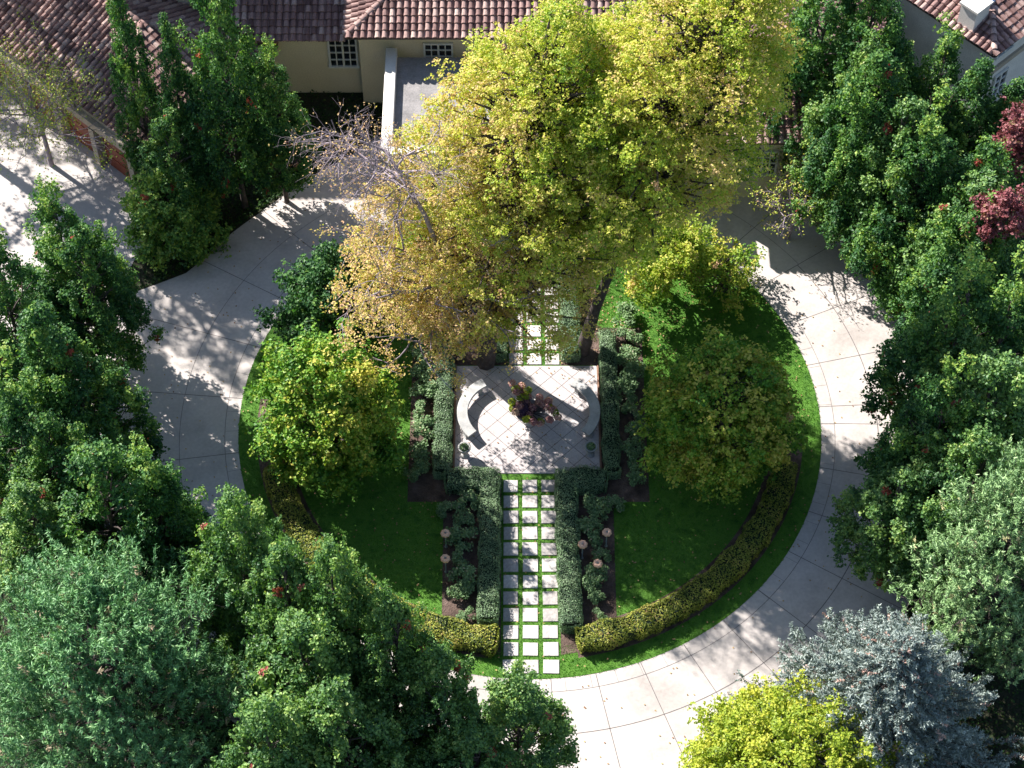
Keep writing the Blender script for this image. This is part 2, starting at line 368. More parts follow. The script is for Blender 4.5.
# ------------------------------------------------------------------ buildings
def tiles_on(m, O, e, s, poly, mat=0):
    """barrel tiles on a roof plane; O origin, e along the eave, s up the slope, poly in (a,b)"""
    n = nrm(np.cross(e, s)); poly = np.array(poly, float)
    a0, b0 = poly.min(0); a1, b1 = poly.max(0)
    pa, pb = .33, .37; A, B = np.meshgrid(np.arange(a0+.16, a1, pa), np.arange(b0+.12, b1, pb)); A = A.ravel(); B = B.ravel()
    ins = np.zeros(len(A), bool); j = len(poly)-1
    for i in range(len(poly)):
        xi, yi = poly[i]; xj, yj = poly[j]
        c = ((yi > B) != (yj > B)) & (A < (xj-xi)*(B-yi)/((yj-yi) if yj != yi else 1e-9)+xi); ins ^= c; j = i
    A = A[ins]; B = B[ins]; N = len(A)
    if N == 0: return
    A = A+RG.normal(size=N)*.008; B = B+RG.normal(size=N)*.012
    ph = np.linspace(0, pi, 6); prof = np.stack([np.cos(ph), np.sin(ph)], -1)
    base = O+A[:, None]*e+B[:, None]*s; V = []
    for t, r, lift in ((-.22, .135, .045), (.22, .105, .005)):
        V.append(base[:, None]+t*s+r*prof[None, :, 0, None]*e+(r*.95*prof[None, :, 1, None]+lift)*n)
    V.append(V[0]*0+base[:, None]-.22*s+.1*prof[None, :, 0, None]*e+(.1*.95*prof[None, :, 1, None]+.02)*n)
    V = np.stack(V, 1).reshape(N, 18, 3)
    f = []
    for i in range(5): f += [[i, i+1, 7+i, 6+i], [i+1, i, 12+i, 13+i]]
    f = np.array(f); F = (np.arange(N)[:, None, None]*18+f[None]).reshape(-1, 4)
    tn = np.repeat(np.clip(RG.normal(.5, .24, N), 0, 1), len(f))
    m.add(V.reshape(-1, 3), F, mat, tn)
    V2 = (base[:, None]+np.array([[-.165, -.19], [.165, -.19], [.165, .19], [-.165, .19]])[None, :, 0, None]*e
          + np.array([-.19, -.19, .19, .19])[None, :, None]*s+np.array([.035, .035, .0, .0])[None, :, None]*n)
    m.add(V2.reshape(-1, 3), np.arange(N*4).reshape(N, 4), mat, np.clip(RG.normal(.3, .2, N), 0, 1))
def ridge(m, a, b):
    a = A3(*a); b = A3(*b); L = np.linalg.norm(b-a); n = max(2, int(L/.38)); t = (b-a)/L
    for i in range(n):
        p = a+t*(i/n)*L; q = a+t*((i+1.15)/n)*L
        m.tube([p+A3(0, 0, .03), q+A3(0, 0, .0)], [.17, .14], 8, tone=float(np.clip(RG.normal(.6, .2), 0, 1)))
def hip_roof(parent, cx, cy, rz, w, d, z, pitch=.40):
    """w along the ridge, d across; eave corners at +-w/2, +-d/2"""
    e = A3(cos(rz), sin(rz), 0); f = A3(-sin(rz), cos(rz), 0); c = A3(cx, cy, z); up = A3(0, 0, 1); h = d/2*pitch
    k = [c-e*w/2-f*d/2, c+e*w/2-f*d/2, c+e*w/2+f*d/2, c-e*w/2+f*d/2]
    r0 = c-e*(w/2-d/2)+up*h; r1 = c+e*(w/2-d/2)+up*h
    m = MB(); L = math.hypot(d/2, h)
    for O, ee, ff, ww, tri in ((k[0], e, f, w, 0), (k[2], -e, -f, w, 0), (k[1], f, -e, d, 1), (k[3], -f, e, d, 1)):
        s = nrm(ff*(d/2)+up*h)
        pl = [(0, 0), (ww, 0), (ww/2, L)] if tri else [(0, 0), (ww, 0), (ww-d/2, L), (d/2, L)]
        m.poly([O+ee*a+s*b for a, b in pl], 1)
        tiles_on(m, O, ee, s, pl, 0)
    m.poly([p-up*.12 for p in k[::-1]], 1)
    o = m.build('roof', [M['tile'], M['under']], parent)
    m = MB(); ridge(m, r0, r1)
    for i, r in ((0, r0), (3, r0), (1, r1), (2, r1)): ridge(m, k[i]*.97+r*.03, r)
    m.build('ridge_tiles', M['tile'], o)
    m = MB()
    for i in range(4):
        a, b = k[i], k[(i+1) % 4]; mid = (a+b)/2-up*.07; L2 = np.linalg.norm(b-a)
        ang = math.atan2(*(b-a)[[1, 0]]); m.box(mid, (L2-.02, .1, .15), rz=ang)
    m.build('gutter', M['gutter'], o)
    return o
def window(parent, c, w, h, ang, nx=4, ny=4):
    """ang: direction the window faces"""
    n = A3(cos(ang), sin(ang), 0); e = A3(-sin(ang), cos(ang), 0); c = A3(*c)
    m = MB(); rz = ang+pi/2
    def bar(a, b, ww, hh, dd=.07): m.box(c+e*a+A3(0, 0, b)+n*.04, (ww, dd, hh), rz=rz)
    bar(0, h/2, w+.1, .09, .1); bar(0, -h/2, w+.18, .1, .16)
    for s in (-1, 1): bar(s*w/2, 0, .09, h-.1, .102)
    for i in range(1, nx): bar(-w/2+w*i/nx, 0, .05 if i*2 != nx else .09, h-.1)
    for j in range(1, ny): bar(0, -h/2+h*j/ny, w-.1, .04, .062)
    f = m.build('window', M['frame'], parent)
    m = MB(); m.box(c+n*.0, (w, .02, h), rz=rz); m.build('pane', M['glass'], f)
house = tag(empty('house', (0, 18.4, 0)), 'large cream stucco mansion with red tile roofs and flat entrance canopy, behind the yellow trees', 'house')
class Sub:      # parts are modelled in world coordinates and shifted under the Empty
    pass
def shift(parent):
    off = A3(*parent.location)
    for o in parent.children:
        o.location = tuple(-off)
def wall(parent, cx, cy, w, d, z0, z1, rz=0, mat='stucco', name='wall'):
    m = MB(); m.box((cx, cy, (z0+z1)/2), (w, d, z1-z0), rz=rz); return m.build(name, M[mat], parent)
# garage wing
rz = rad(-42); u = A3(-cos(rz), -sin(rz), 0); vv = A3(sin(-rz), cos(rz), 0); A_ = A3(-18.1, 12.9, 0)
cw = A_+u*7.6+vv*(.3+4.1)
wall(house, cw[0], cw[1], 15.2, 8.2, 0, 3.3, rz)
hip_roof(house, *(cw+vv*.12)[:2], rz, 16.2, 8.7, 3.32)
bm = A_+u*7.9+A3(0, 0, 2.75)+vv*.02
m = MB(); m.box(bm+A3(0, 0, .06), (15.6, .36, .42), rz=rz); m.box(bm+vv*.24+A3(0, 0, .34), (15.4, .3, .24), rz=rz); m.build('beam', M['taupe'], house)
for i in range(6):
    p = A_+u*(.0+2.62*i); m = MB(); m.box(p+A3(0, 0, 1.25), (.36, .34, 2.5), rz=rz); m.box(p+A3(0, 0, .12), (.44, .42, .24), rz=rz); m.build('pillar', M['taupe'], house)
for i in range(5):
    p = A_+u*(1.31+2.62*i)+vv*.28+A3(0, 0, 1.2); m = MB(); m.box(p, (2.2, .08, 2.4), rz=rz)
    for j in range(3): m.box(p+A3(0, 0, -.8+.8*j)-vv*.045, (2.0, .04, .6), rz=rz, bevel=.0)
    m.build('garage_door', M['door'], house)
# side wall window of the wing facing the driveway
fa = math.atan2(-vv[0]*0-u[1], -u[0])      # facing away along -u
for t, zc, w_, h_ in ((2.1, 1.9, 1.1, 1.3), (7.0, 2.3, 1.5, 1.7)):
    p = A_+vv*(.3+t); window(house, (p[0]-u[0]*.03, p[1]-u[1]*.03, zc), w_, h_, fa, 2, 3)
# connector with lean-to roof, shaded by the upper storey
wall(house, -10.6, 21.0, 5.4, 3.4, 0, 4.1)
wall(house, -17.6, 24.6, 6.2, 6.6, 0, 10.6)  # unseen tall block and its roof, sized to shade the upper left driveway
hip_roof(house, -17.6, 24.9, 0, 7.6, 7.4, 10.62)
wall(house, -11.2, 25.2, 6.4, 6.0, 0, 6.6)
hip_roof(house, -11.0, 25.4, 0, 7.2, 7.0, 6.62)
m = MB(); s = nrm(A3(0, 3.6, 1.35)); O = A3(-13.9, 18.65, 4.12)
pl = [(1.0, .0), (5.5, 0), (5.5, 3.8), (-1.5, 3.8), (-1.5, 2.2)]; m.poly([O+A3(1, 0, 0)*a+s*b for a, b in pl], 1); tiles_on(m, O, A3(1, 0, 0), s, pl)
m.build('roof', [M['tile'], M['under']], house)
window(house, (-8.75, 19.27, 2.75), 1.3, 1.85, rad(-90), 4, 4)
# main block
wall(house, 0.3, 23.9, 16.4, 10.6, 0, 5.15)
hip_roof(house, 0.3, 23.6, 0, 17.4, 11.6, 5.17)
window(house, (-4.2, 18.57, 3.2), 1.3, 1.6, rad(-90), 4, 4)
for x in (4.2, 7.0): window(house, (x, 18.57, 3.2), 1.3, 1.6, rad(-90), 4, 4)
# right wing
wall(house, 11.65, 18.5, 8.9, 11.8, 0, 4.5)
hip_roof(house, 11.65, 18.3, rad(90), 12.9, 9.8, 4.52)
window(house, (10.6, 12.57, 2.4), 1.3, 1.5, rad(-90), 4, 4); window(house, (13.9, 12.57, 2.4), 1.3, 1.5, rad(-90), 4, 4)
# entrance canopy (porte-cochere)
m = MB(); m.box((-.02, 15.0, 3.45), (12.5, 6.1, .3)); can = m.build('canopy_deck', M['deck'], house)
m = MB()
m.box((-.02, 11.85, 3.6), (13.2, .5, .8), bevel=.03); m.box((-6.36, 15.2, 3.597), (.52, 6.2, .8), bevel=.03); m.box((6.32, 15.2, 3.597), (.52, 6.2, .8), bevel=.03)
m.build('parapet', M['trim'], can)
m = MB(); m.box((-.02, 11.9, 3.0), (12.7, .42, .42)); m.box((-6.3, 15.1, 2.995), (.44, 5.6, .42)); m.box((6.26, 15.1, 2.995), (.44, 5.6, .42)); m.build('canopy_beam', M['stucco'], can)
for x in (-5.95, -2.3, 2.3, 5.9):
    m = MB(); w = 1.15 if abs(x) > 5 else .6
    m.box((x, 11.9, 1.4), (w, .62, 2.8)); m.box((x, 11.9, .16), (w+.16, .78, .32)); m.box((x, 11.9, 2.7), (w+.12, .72, .16)); m.build('pillar', M['stucco'], house)
for x in (-5.95, 5.9):
    m = MB(); m.box((x, 18.0, 1.4), (.7, .5, 2.8)); m.build('pillar', M['stucco'], house)
m = MB(); m.box((0, 18.54, 1.35), (1.9, .1, 2.7)); m.build('door', M['door'], house)
shift(house)

nb = tag(empty('neighbouring_house', (21.3, 16.9, 0)), 'house with sunlit pink tile roof and grey walls in the upper right corner', 'house')
rz = rad(43); e = A3(cos(rz), sin(rz), 0); f = A3(-sin(rz), cos(rz), 0); c0 = A3(21.25, 16.75, 0)
cc = c0+e*7+f*5.5; wall(nb, cc[0], cc[1], 13, 10, 0, 5.0, rz, 'trim')
hip_roof(nb, cc[0], cc[1], rz, 14, 11, 5.02)
window(nb, tuple(c0+e*1.6+f*.46+A3(0, 0, 4.2)), 1.2, .7, rz-pi/2, 2, 1)
window(nb, tuple(c0+e*1.9+f*.46+A3(0, 0, 1.6)), .9, 1.4, rz-pi/2, 2, 3)
m = MB(); q = c0+f*2.0+e*.75; m.box(q+A3(0, 0, 5.7), (1.0, .9, 1.3), rz=rz); m.box(q+A3(0, 0, 6.4), (1.15, 1.05, .12), rz=rz); ch = m.build('chimney', M['trim'], nb)
m = MB(); m.box(q+e*.95+A3(0, 0, 5.95), (.5, .5, .2), rz=rz, bevel=.06); m.build('skylight', M['skyglass'], nb)
m = MB(); m.box(c0+e*7+f*.44+A3(0, 0, 3.0), (13.1, .14, .3), rz=rz); m.build('band', M['taupe'], nb)
shift(nb)

# ------------------------------------------------------------------ vegetation builders
def sph(rng, n): return nrm(rng.normal(size=(n, 3)))
PROF = {
 'cone': lambda h: np.minimum(1, (h/.1)**.5)*(1-h)**.62,
 'ovoid': lambda h: np.minimum(1, ((h+.02)/.18)**.5)*(1-h**2.2)**.8,
 'dome': lambda h: np.sqrt(np.clip(1-(h*.98)**2, 0, 1))*np.minimum(1, ((h+.05)/.2)**.5),
 'round': lambda h: np.sqrt(np.clip(1-(2*h-1)**2, 0, 1)),
}
def make_tree(name, seed, H, R, zb, nc, cr, nl, L, mat, prof='ovoid', bark='bark', zsc=1.25, accent=.02, tone_f=None, lean=(0, 0), inner=.3, trunk=.16, spread=.5, lsh=.75, tsp=.13, md=.85, ros=6):
    rng = np.random.default_rng(seed); t = empty(name); pr = PROF[prof]
    cs = []; tries = 0; mind = cr*md
    while len(cs) < nc and tries < nc*30:
        tries += 1; h = rng.random()**.9; r = R*float(pr(h)); q = r*math.sqrt(rng.uniform(inner, 1)); a = rng.uniform(0, 2*pi)
        z = zb+h*(H-zb-cr*.7); p = A3(q*cos(a)+lean[0]*h, q*sin(a)+lean[1]*h, z)
        if all(np.linalg.norm((p-o)/A3(1, 1, max(1, zsc*.8))) > mind for o in cs): cs.append(p)
    cs.append(A3(lean[0], lean[1], H-cr*.9))
    tb = MB(); zs = np.linspace(0, H*.9, 8); wx = np.cumsum(rng.normal(size=8)*.06); wy = np.cumsum(rng.normal(size=8)*.06)
    ax = np.stack([wx*(zs > .5)+lean[0]*(zs/H)**1.3, wy*(zs > .5)+lean[1]*(zs/H)**1.3, zs], -1); tb.tube(ax, np.linspace(trunk, .03, 8)*np.array([1.25]+[1]*7), 8)
    cb = MB()
    for c in cs:
        rr = math.hypot(c[0], c[1]); z0 = max(zb*.55+.3, c[2]-rr*spread-.5*rng.random()-.3)
        i = z0/(H*.9)*7; i0 = int(min(i, 6)); s0 = ax[i0]+(ax[i0+1]-ax[i0])*(i-i0)
        mid = s0*.45+c*.55+A3(0, 0, .12*rr)*rng.uniform(-.5, 1)+rng.normal(size=3)*.12
        tb.tube([s0, (s0+mid)/2+rng.normal(size=3)*.06, mid, c], [trunk*.36, trunk*.28, trunk*.2, .012], 4, cap=False)
        k = cr*rng.uniform(.65, 1.3); n = int(nl*(k/cr)**2)
        # three lobes to each clump give it an uneven outline
        lob = rng.normal(size=(4, 3))*k*.5*A3(1, 1, zsc); lob[0] *= 0
        n6 = max(1, n//ros); n = n6*ros; li = rng.integers(0, 4, n6); d = sph(rng, n6)
        rad_ = k*rng.uniform(.4, .75, 4)[li]*(rng.random(n6)**.4)*(1+.28*np.abs(rng.normal(size=n6)))
        p = c+lob[li]+d*rad_[:, None]*A3(1, 1, zsc)
        rt_ = rng.normal(size=n6)*.1
        p = np.repeat(p, ros, 0)+rng.normal(size=(n, 3))*L*.55*A3(1, 1, .6); d = np.repeat(d, ros, 0); rt_ = np.repeat(rt_, ros)
        nn = d*.7+A3(0, 0, .7)+rng.normal(size=(n, 3))*.55
        base = rng.normal(.42, tsp) if tone_f is None else tone_f(c, rng)
        tn = np.clip(base+rt_+rng.normal(size=n)*.12+d[:, 2]*.06, 0, .9)
        if rng.random() < accent*6:
            j = rng.integers(0, n); near = np.linalg.norm(p-p[j], axis=1) < rng.uniform(.15, .3); tn[near] = rng.uniform(.94, 1, near.sum())
        Ls = L*rng.uniform(.65, 1.3, n); cb.leaves(p, nn, Ls, Ls*lsh, tn, rng=rng)
        for _ in range(3):
            q = c+lob[rng.integers(0, 4)]+sph(rng, 1)[0]*k*.5; tb.tube([c, q], [.015, .006], 3, cap=False)
    tb.build('trunk', M[bark], t); cb.build('crown', M[mat], t)
    return t

def make_pine(name, seed, H, R, zb, nt_, mat, nn_=26, tl=.55, nw=.045):
    rng = np.random.default_rng(seed); t = empty(name); tb = MB(); cb = MB()
    tb.tube([(0, 0, z) for z in np.linspace(0, H*.92, 6)], np.linspace(.2, .04, 6), 8)
    nb_ = 110; ends = []
    for i in range(nb_):
        h = (i+.5)/nb_; a = i*2.399+rng.normal()*.2; r = R*float(PROF['dome'](h))*rng.uniform(.7, 1.05); z = zb+h*(H-zb)
        c = A3(r*cos(a), r*sin(a), z+rng.normal()*.2); s0 = A3(0, 0, max(.8, z-r*.35-.2)); mid = (s0+c)/2+A3(0, 0, -.12*r)
        tb.tube([s0, mid, c], [.06, .04, .012], 4, cap=False); ends.append((s0, mid, c, r))
    per = nt_//nb_
    P0 = []; AX = []
    for s0, mid, c, r in ends:
        d0 = nrm(c-s0)
        for j in range(per):
            f = rng.uniform(.45, 1.03); p = s0*(1-f)**2+2*mid*f*(1-f)+c*f**2
            off = rng.normal(size=3)*A3(.42, .42, .2)*(.5+r*.12); P0.append(p+off); AX.append(nrm(A3(0, 0, 1)*1.5+d0*.5+rng.normal(size=3)*.2))
            if j % 2 == 0: tb.tube([p, p+off], [.012, .006], 3, cap=False)
    P0 = np.array(P0); AX = np.array(AX); N = len(P0)
    ti = np.repeat(np.arange(N), nn_); n = len(ti); f = rng.random(n); ln = tl*rng.uniform(.7, 1.25, N)[ti]
    d = nrm(AX[ti]*1.0+sph(rng, n)*.75); base = P0[ti]+AX[ti]*(f*ln)[:, None]*1.0
    L = tl*.3*rng.uniform(.7, 1.2, n); cen = base+d*L[:, None]/2
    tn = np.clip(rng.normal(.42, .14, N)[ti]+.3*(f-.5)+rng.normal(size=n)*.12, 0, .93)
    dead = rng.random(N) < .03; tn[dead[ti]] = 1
    cb.leaves(cen, sph(rng, n)+A3(0, 0, .4), L, nw, tn, axis=d, rng=rng, fold=.02)
    tb.build('trunk', M['bark'], t); cb.build('crown', M[mat], t)
    return t

def make_spruce(name, seed, H, R):
    rng = np.random.default_rng(seed); t = empty(name); tb = MB(); cb = MB()
    tb.tube([(0, 0, z) for z in np.linspace(0, H*.98, 6)], np.linspace(.2, .02, 6), 8)
    SP = []; SD = []; SL = []
    lv = 30
    for i in range(lv):
        h = i/(lv-1); z = .8+(H-1.0)*h**.92; r = R*(1-h)**.85+.25; nb_ = int(13-5*h)
        for j in range(nb_):
            a = (j+rng.uniform(-.3, .3))/nb_*2*pi+i*1.1; L = r*rng.uniform(.78, 1.12); dr = A3(cos(a), sin(a), 0)
            pts = [A3(0, 0, z)+dr*L*f+A3(0, 0, (-.22*f+.26*f**3)*L*.9) for f in (0, .35, .7, 1)]
            tb.tube(pts, [.04, .03, .018, .006], 4, cap=False); sd_ = A3(-sin(a), cos(a), 0)
            n = int(5+L*9)
            for q in range(n):
                f = rng.uniform(.25, 1); p = pts[0]+(pts[-1]-pts[0])*f+A3(0, 0, (-.22*f+.26*f**3)*L*.9)-A3(0, 0, (.04*f)*L*.9)
                s_ = rng.choice([-1, 1]); l = (.2+.42*(1-f)+.06*rng.random())*min(1, L/1.6)
                dd = nrm(dr*.95+sd_*s_*.75*rng.uniform(.2, 1.1)+A3(0, 0, .18+rng.normal()*.16)); SP.append(p); SD.append(dd); SL.append(l+.12)
            SP.append(pts[-1]-dr*.2); SD.append(nrm(dr+A3(0, 0, .3))); SL.append(.42)
    SP = np.array(SP); SD = np.array(SD); SL = np.array(SL); N = len(SP); nn_ = 24
    ti = np.repeat(np.arange(N), nn_); n = len(ti); f = rng.random(n)
    d = nrm(SD[ti]*.7+sph(rng, n)*.9+A3(0, 0, .15)); L = rng.uniform(.07, .14, n)
    cen = SP[ti]+SD[ti]*(f*SL[ti])[:, None]+d*L[:, None]/2
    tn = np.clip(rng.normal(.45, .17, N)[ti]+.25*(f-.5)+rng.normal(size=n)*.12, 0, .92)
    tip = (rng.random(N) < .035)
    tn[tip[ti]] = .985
    cb.leaves(cen, sph(rng, n)+A3(0, 0, .4), L*1.2, .04, tn, axis=d, rng=rng, fold=.02)
    tb.build('trunk', M['bark'], t); cb.build('crown', M['spruce'], t)
    return t

def make_bare(name, seed, H, spreadR, lean=(0, 0), leafy=0, leafmat_='honey', levels=4, n0=9, bark='greybark', tone=(.85, .1), trunk_r=.13, path=None, drift=(0, 0, .08), lsz=.1):
    rng = np.random.default_rng(seed); t = empty(name); tb = MB(); bb = MB(); tips = []
    L0 = A3(lean[0]*.4, lean[1]*.4, H*.42)
    if path is None: tb.tube([A3(0, 0, 0), L0*.5+rng.normal(size=3)*.06, L0], [trunk_r, trunk_r*.8, trunk_r*.6], 8)
    else:
        pp = np.array(path, float); tb.tube(pp, np.linspace(trunk_r, trunk_r*.45, len(pp)), 8)
    def grow(p, d, L, r, lv):
        pts = [p]; dd = d
        for k in range(3):
            dd = nrm(dd+rng.normal(size=3)*.2); pts.append(pts[-1]+dd*L/3)
        bb.tube(pts, np.linspace(r, r*.55, 4), 5 if lv > 1 else 3, cap=False)
        if lv == 0: tips.append(pts[-1]); tips.append(pts[-2]); return
        for _ in range(rng.integers(3, 5)):
            q = pts[rng.integers(1, 4)]; nd = nrm(dd+rng.normal(size=3)*.62+A3(*drift)); grow(q, nd, L*rng.uniform(.55, .8), r*.55, lv-1)
    for i in range(n0):
        a = i*2.4+rng.normal()*.3
        o_ = L0*rng.uniform(.6, 1) if path is None else pp[-2]+(pp[-1]-pp[-2])*rng.uniform(.1, 1)
        grow(o_, nrm(A3(cos(a)+lean[0]*.25, sin(a)+lean[1]*.25, rng.uniform(.5, 1.3) if path is None else rng.uniform(-.4, .9))), spreadR*rng.uniform(.4, .6), trunk_r*.4, levels-1)
    tb.build('trunk', M[bark], t); bo = bb.build('branches', M[bark], t)
    if leafy:
        tp = np.array(tips); i = rng.integers(0, len(tp), leafy); cb = MB()
        cb.leaves(tp[i]+rng.normal(size=(leafy, 3))*.12, rng.normal(size=(leafy, 3))*.6+A3(0, 0, .8), lsz*rng.uniform(.7, 1.3, leafy), lsz*.7, np.clip(rng.normal(tone[0], tone[1], leafy), 0, 1), rng=rng)
        cb.build('crown', M[leafmat_], t)
    return t

def hedge(name, pts, w, h, mat, label, group=None, dens=820, L=.058, wob=.055, seed=1, cat='hedge'):
    rng = np.random.default_rng(seed); pts = np.array(pts, float)
    # resample
    seg = np.linalg.norm(np.diff(pts, axis=0), axis=1); s = np.r_[0, np.cumsum(seg)]; T = s[-1]; n = max(4, int(T/.25))
    ss = np.linspace(0, T, n+1); c = np.stack([np.interp(ss, s, pts[:, 0]), np.interp(ss, s, pts[:, 1])], -1)
    tg = nrm(np.gradient(c, axis=0)); sd_ = np.stack([-tg[:, 1], tg[:, 0]], -1)
    org = A3(c[0][0], c[0][1], 0)
    prof = [(-.5, 0), (-.52, .5), (-.5, .85), (-.38, 1), (.38, 1), (.5, .85), (.52, .5), (.5, 0)]
    ph = rng.uniform(0, 6, 4)
    def wb(k, s_): return 1+wob*np.sin(s_*3.1+ph[k % 4])+wob*.7*np.sin(s_*7.3+ph[(k+1) % 4])
    m = MB(); V = []
    for i in range(len(c)):
        en = .75 if i in (0, len(c)-1) else 1
        for k, (a, b) in enumerate(prof):
            V.append([*(c[i]+sd_[i]*a*(w-.1)*en*wb(k, ss[i])), .03+b*(h-.05)*(.93 if en < 1 else 1)*wb(2, ss[i])])
    K = len(prof); F = [[i*K+j, i*K+j+1, (i+1)*K+j+1, (i+1)*K+j] for i in range(len(c)-1) for j in range(K-1)]
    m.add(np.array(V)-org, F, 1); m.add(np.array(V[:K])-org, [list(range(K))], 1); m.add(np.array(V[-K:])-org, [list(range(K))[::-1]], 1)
    per = np.array(prof); per = per*np.array([w, h]); pl = np.r_[0, np.cumsum(np.linalg.norm(np.diff(per, axis=0), axis=1))]
    N = int(T*pl[-1]*dens); u_ = rng.uniform(0, T, N); q = rng.uniform(0, pl[-1], N)
    a = np.interp(q, pl, per[:, 0]); z = np.interp(q, pl, per[:, 1]); k = wb(0, u_)*wb(1, u_*1.3)
    cx = np.interp(u_, ss, c[:, 0]); cy = np.interp(u_, ss, c[:, 1]); sx = np.interp(u_, ss, sd_[:, 0]); sy = np.interp(u_, ss, sd_[:, 1])
    nrmv = np.stack([sx*a/(w/2), sy*a/(w/2), (z/h)**3*1.3], -1)
    p = np.stack([cx+sx*a*k, cy+sy*a*k, .03+z*wb(2, u_)], -1)
    # end caps
    Ne = int(w*h*dens*1.6); ends = []
    for i, sg in ((0, -1), (len(c)-1, 1)):
        aa = rng.uniform(-.5, .5, Ne)*w; zz = rng.uniform(0, 1, Ne)*h; bul = .1*np.sqrt(1-(aa/w*1.9)**2)
        ends.append((np.stack([c[i][0]+sd_[i][0]*aa+tg[i][0]*sg*bul, c[i][1]+sd_[i][1]*aa+tg[i][1]*sg*bul, .03+zz*.95], -1), np.tile([tg[i][0]*sg, tg[i][1]*sg, .3], (Ne, 1))))
    p = np.concatenate([p]+[e_[0] for e_ in ends]); nv = np.concatenate([nrmv]+[e_[1] for e_ in ends]); N = len(p)
    patch = .12*np.sin(p[:, 0]*2.1+ph[0])*np.cos(p[:, 1]*1.7+ph[1])+.1*np.sin(p[:, 1]*5+p[:, 0]*4)
    m.leaves(p+rng.normal(size=(N, 3))*.022-org, nrm(nv)+rng.normal(size=(N, 3))*.5, L*rng.uniform(.7, 1.3, N), L*.6, np.clip(.45+patch+rng.normal(size=N)*.17, 0, 1), rng=rng)
    o = m.build(name, [M[mat], M['core']]); o.location = tuple(org)
    return tag(o, label, cat, group)

# ------------------------------------------------------------------ hedges
GH = 'clipped boxwood hedges round the plaza and path'
hedge('clipped_hedge', [(-3.45, -3.35), (-2.6, -3.3), (-1.72, -3.35)], 1.0, .62, 'box', 'short clipped grey-green hedge along the plaza front left corner', GH, wob=.08, seed=11)
hedge('clipped_hedge', [(-1.68, -3.0), (-1.66, -6), (-1.72, -10.0)], .8, .68, 'box', 'long clipped grey-green hedge lining the left side of the stepping stone path', GH, seed=12)
hedge('clipped_hedge', [(3.1, -3.35), (2.4, -3.3), (1.75, -3.35)], 1.0, .62, 'box', 'short clipped grey-green hedge along the plaza front right corner', GH, wob=.08, seed=13)
hedge('clipped_hedge', [(1.48, -3.0), (1.5, -6), (1.58, -10.3)], .86, .68, 'box', 'long clipped grey-green hedge lining the right side of the stepping stone path', GH, seed=14)
hedge('clipped_hedge', [(-3.68, -3.0), (-3.68, 2), (-3.65, 6.0)], .72, .62, 'box', 'long grey-green hedge bounding the plaza on its left, behind the lit bench', GH, wob=.08, seed=15)
hedge('clipped_hedge', [(3.42, -3.0), (3.42, 2), (3.4, 4.4)], .66, .62, 'box', 'long grey-green hedge bounding the plaza on its right, behind the shaded bench', GH, wob=.08, seed=16)
hedge('clipped_hedge', [(-1.42, 3.1), (-1.42, 8.6)], .78, .66, 'box', 'clipped hedge left of the stepping stones behind the plaza, under the yellow tree', GH, seed=17)
hedge('clipped_hedge', [(1.8, 3.1), (1.8, 8.6)], .8, .66, 'box', 'clipped hedge right of the stepping stones behind the plaza, under the yellow tree', GH, seed=18)
def arcpts(r, a0, a1): return [(r*cos(rad(a)), r*sin(rad(a))) for a in np.linspace(a0, a1, 24)]
hedge('low_hedge', arcpts(11.0, -80.0, -14), .95, .68, 'barb', 'curved yellow-brown barberry hedge to the right of the path', 'curved barberry hedges inside the driveway ring', dens=480, L=.09, wob=.07, seed=21)
hedge('low_hedge', arcpts(11.0, -97.5, -165), 1.0, .68, 'barb', 'curved yellow-brown barberry hedge to the left of the path', 'curved barberry hedges inside the driveway ring', dens=480, L=.09, wob=.07, seed=22)

# ------------------------------------------------------------------ bed shrubs
def make_shrub(seed, r, h, mat='shrub', nl=900, L=.1):
    rng = np.random.default_rng(seed); t = empty('shrub'); tb = MB(); cb = MB()
    for i in range(14):
        a = rng.uniform(0, 2*pi); q = r*rng.uniform(.2, .85); c = A3(q*cos(a), q*sin(a), h*rng.uniform(.55, .95)*(1-.35*(q/r)**2))
        tb.tube([(0, 0, 0), (c*A3(.4, .4, .55)), c], [.02, .014, .006], 4, cap=False)
        n = nl//14; d = sph(rng, n); p = c+d*(r*.36)*(rng.random(n)**.4)[:, None]*A3(1, 1, .8); p[:, 2] = np.maximum(p[:, 2], .05)
        cb.leaves(p, d*.6+A3(0, 0, .8)+rng.normal(size=(n, 3))*.5, L*rng.uniform(.6, 1.3, n), L*.65, np.clip(rng.normal(.45, .1)+rng.normal(size=n)*.18, 0, 1), rng=rng)
    tb.build('stems', M['bark'], t); cb.build('foliage', M[mat], t)
    return t
SH = [make_shrub(31+i, .58, .75) for i in range(4)]
used = [False]*4
def put_shrub(x, y, sc, label, k=None, group='leafy shrubs in the beds beside the path and plaza'):
    k = RG.integers(0, 4) if k is None else k; rzv = RG.uniform(0, 6.28)
    if not used[k]:
        o = SH[k]; used[k] = True; o.location = (x, y, .03); o.rotation_euler = (0, 0, rzv); o.scale = (sc*1.08, sc*1.08, sc)
    else: o = copy_tree(SH[k], (x, y, .03), rzv, (sc*1.08, sc*1.08, sc))
    return tag(o, label, 'shrub', group)
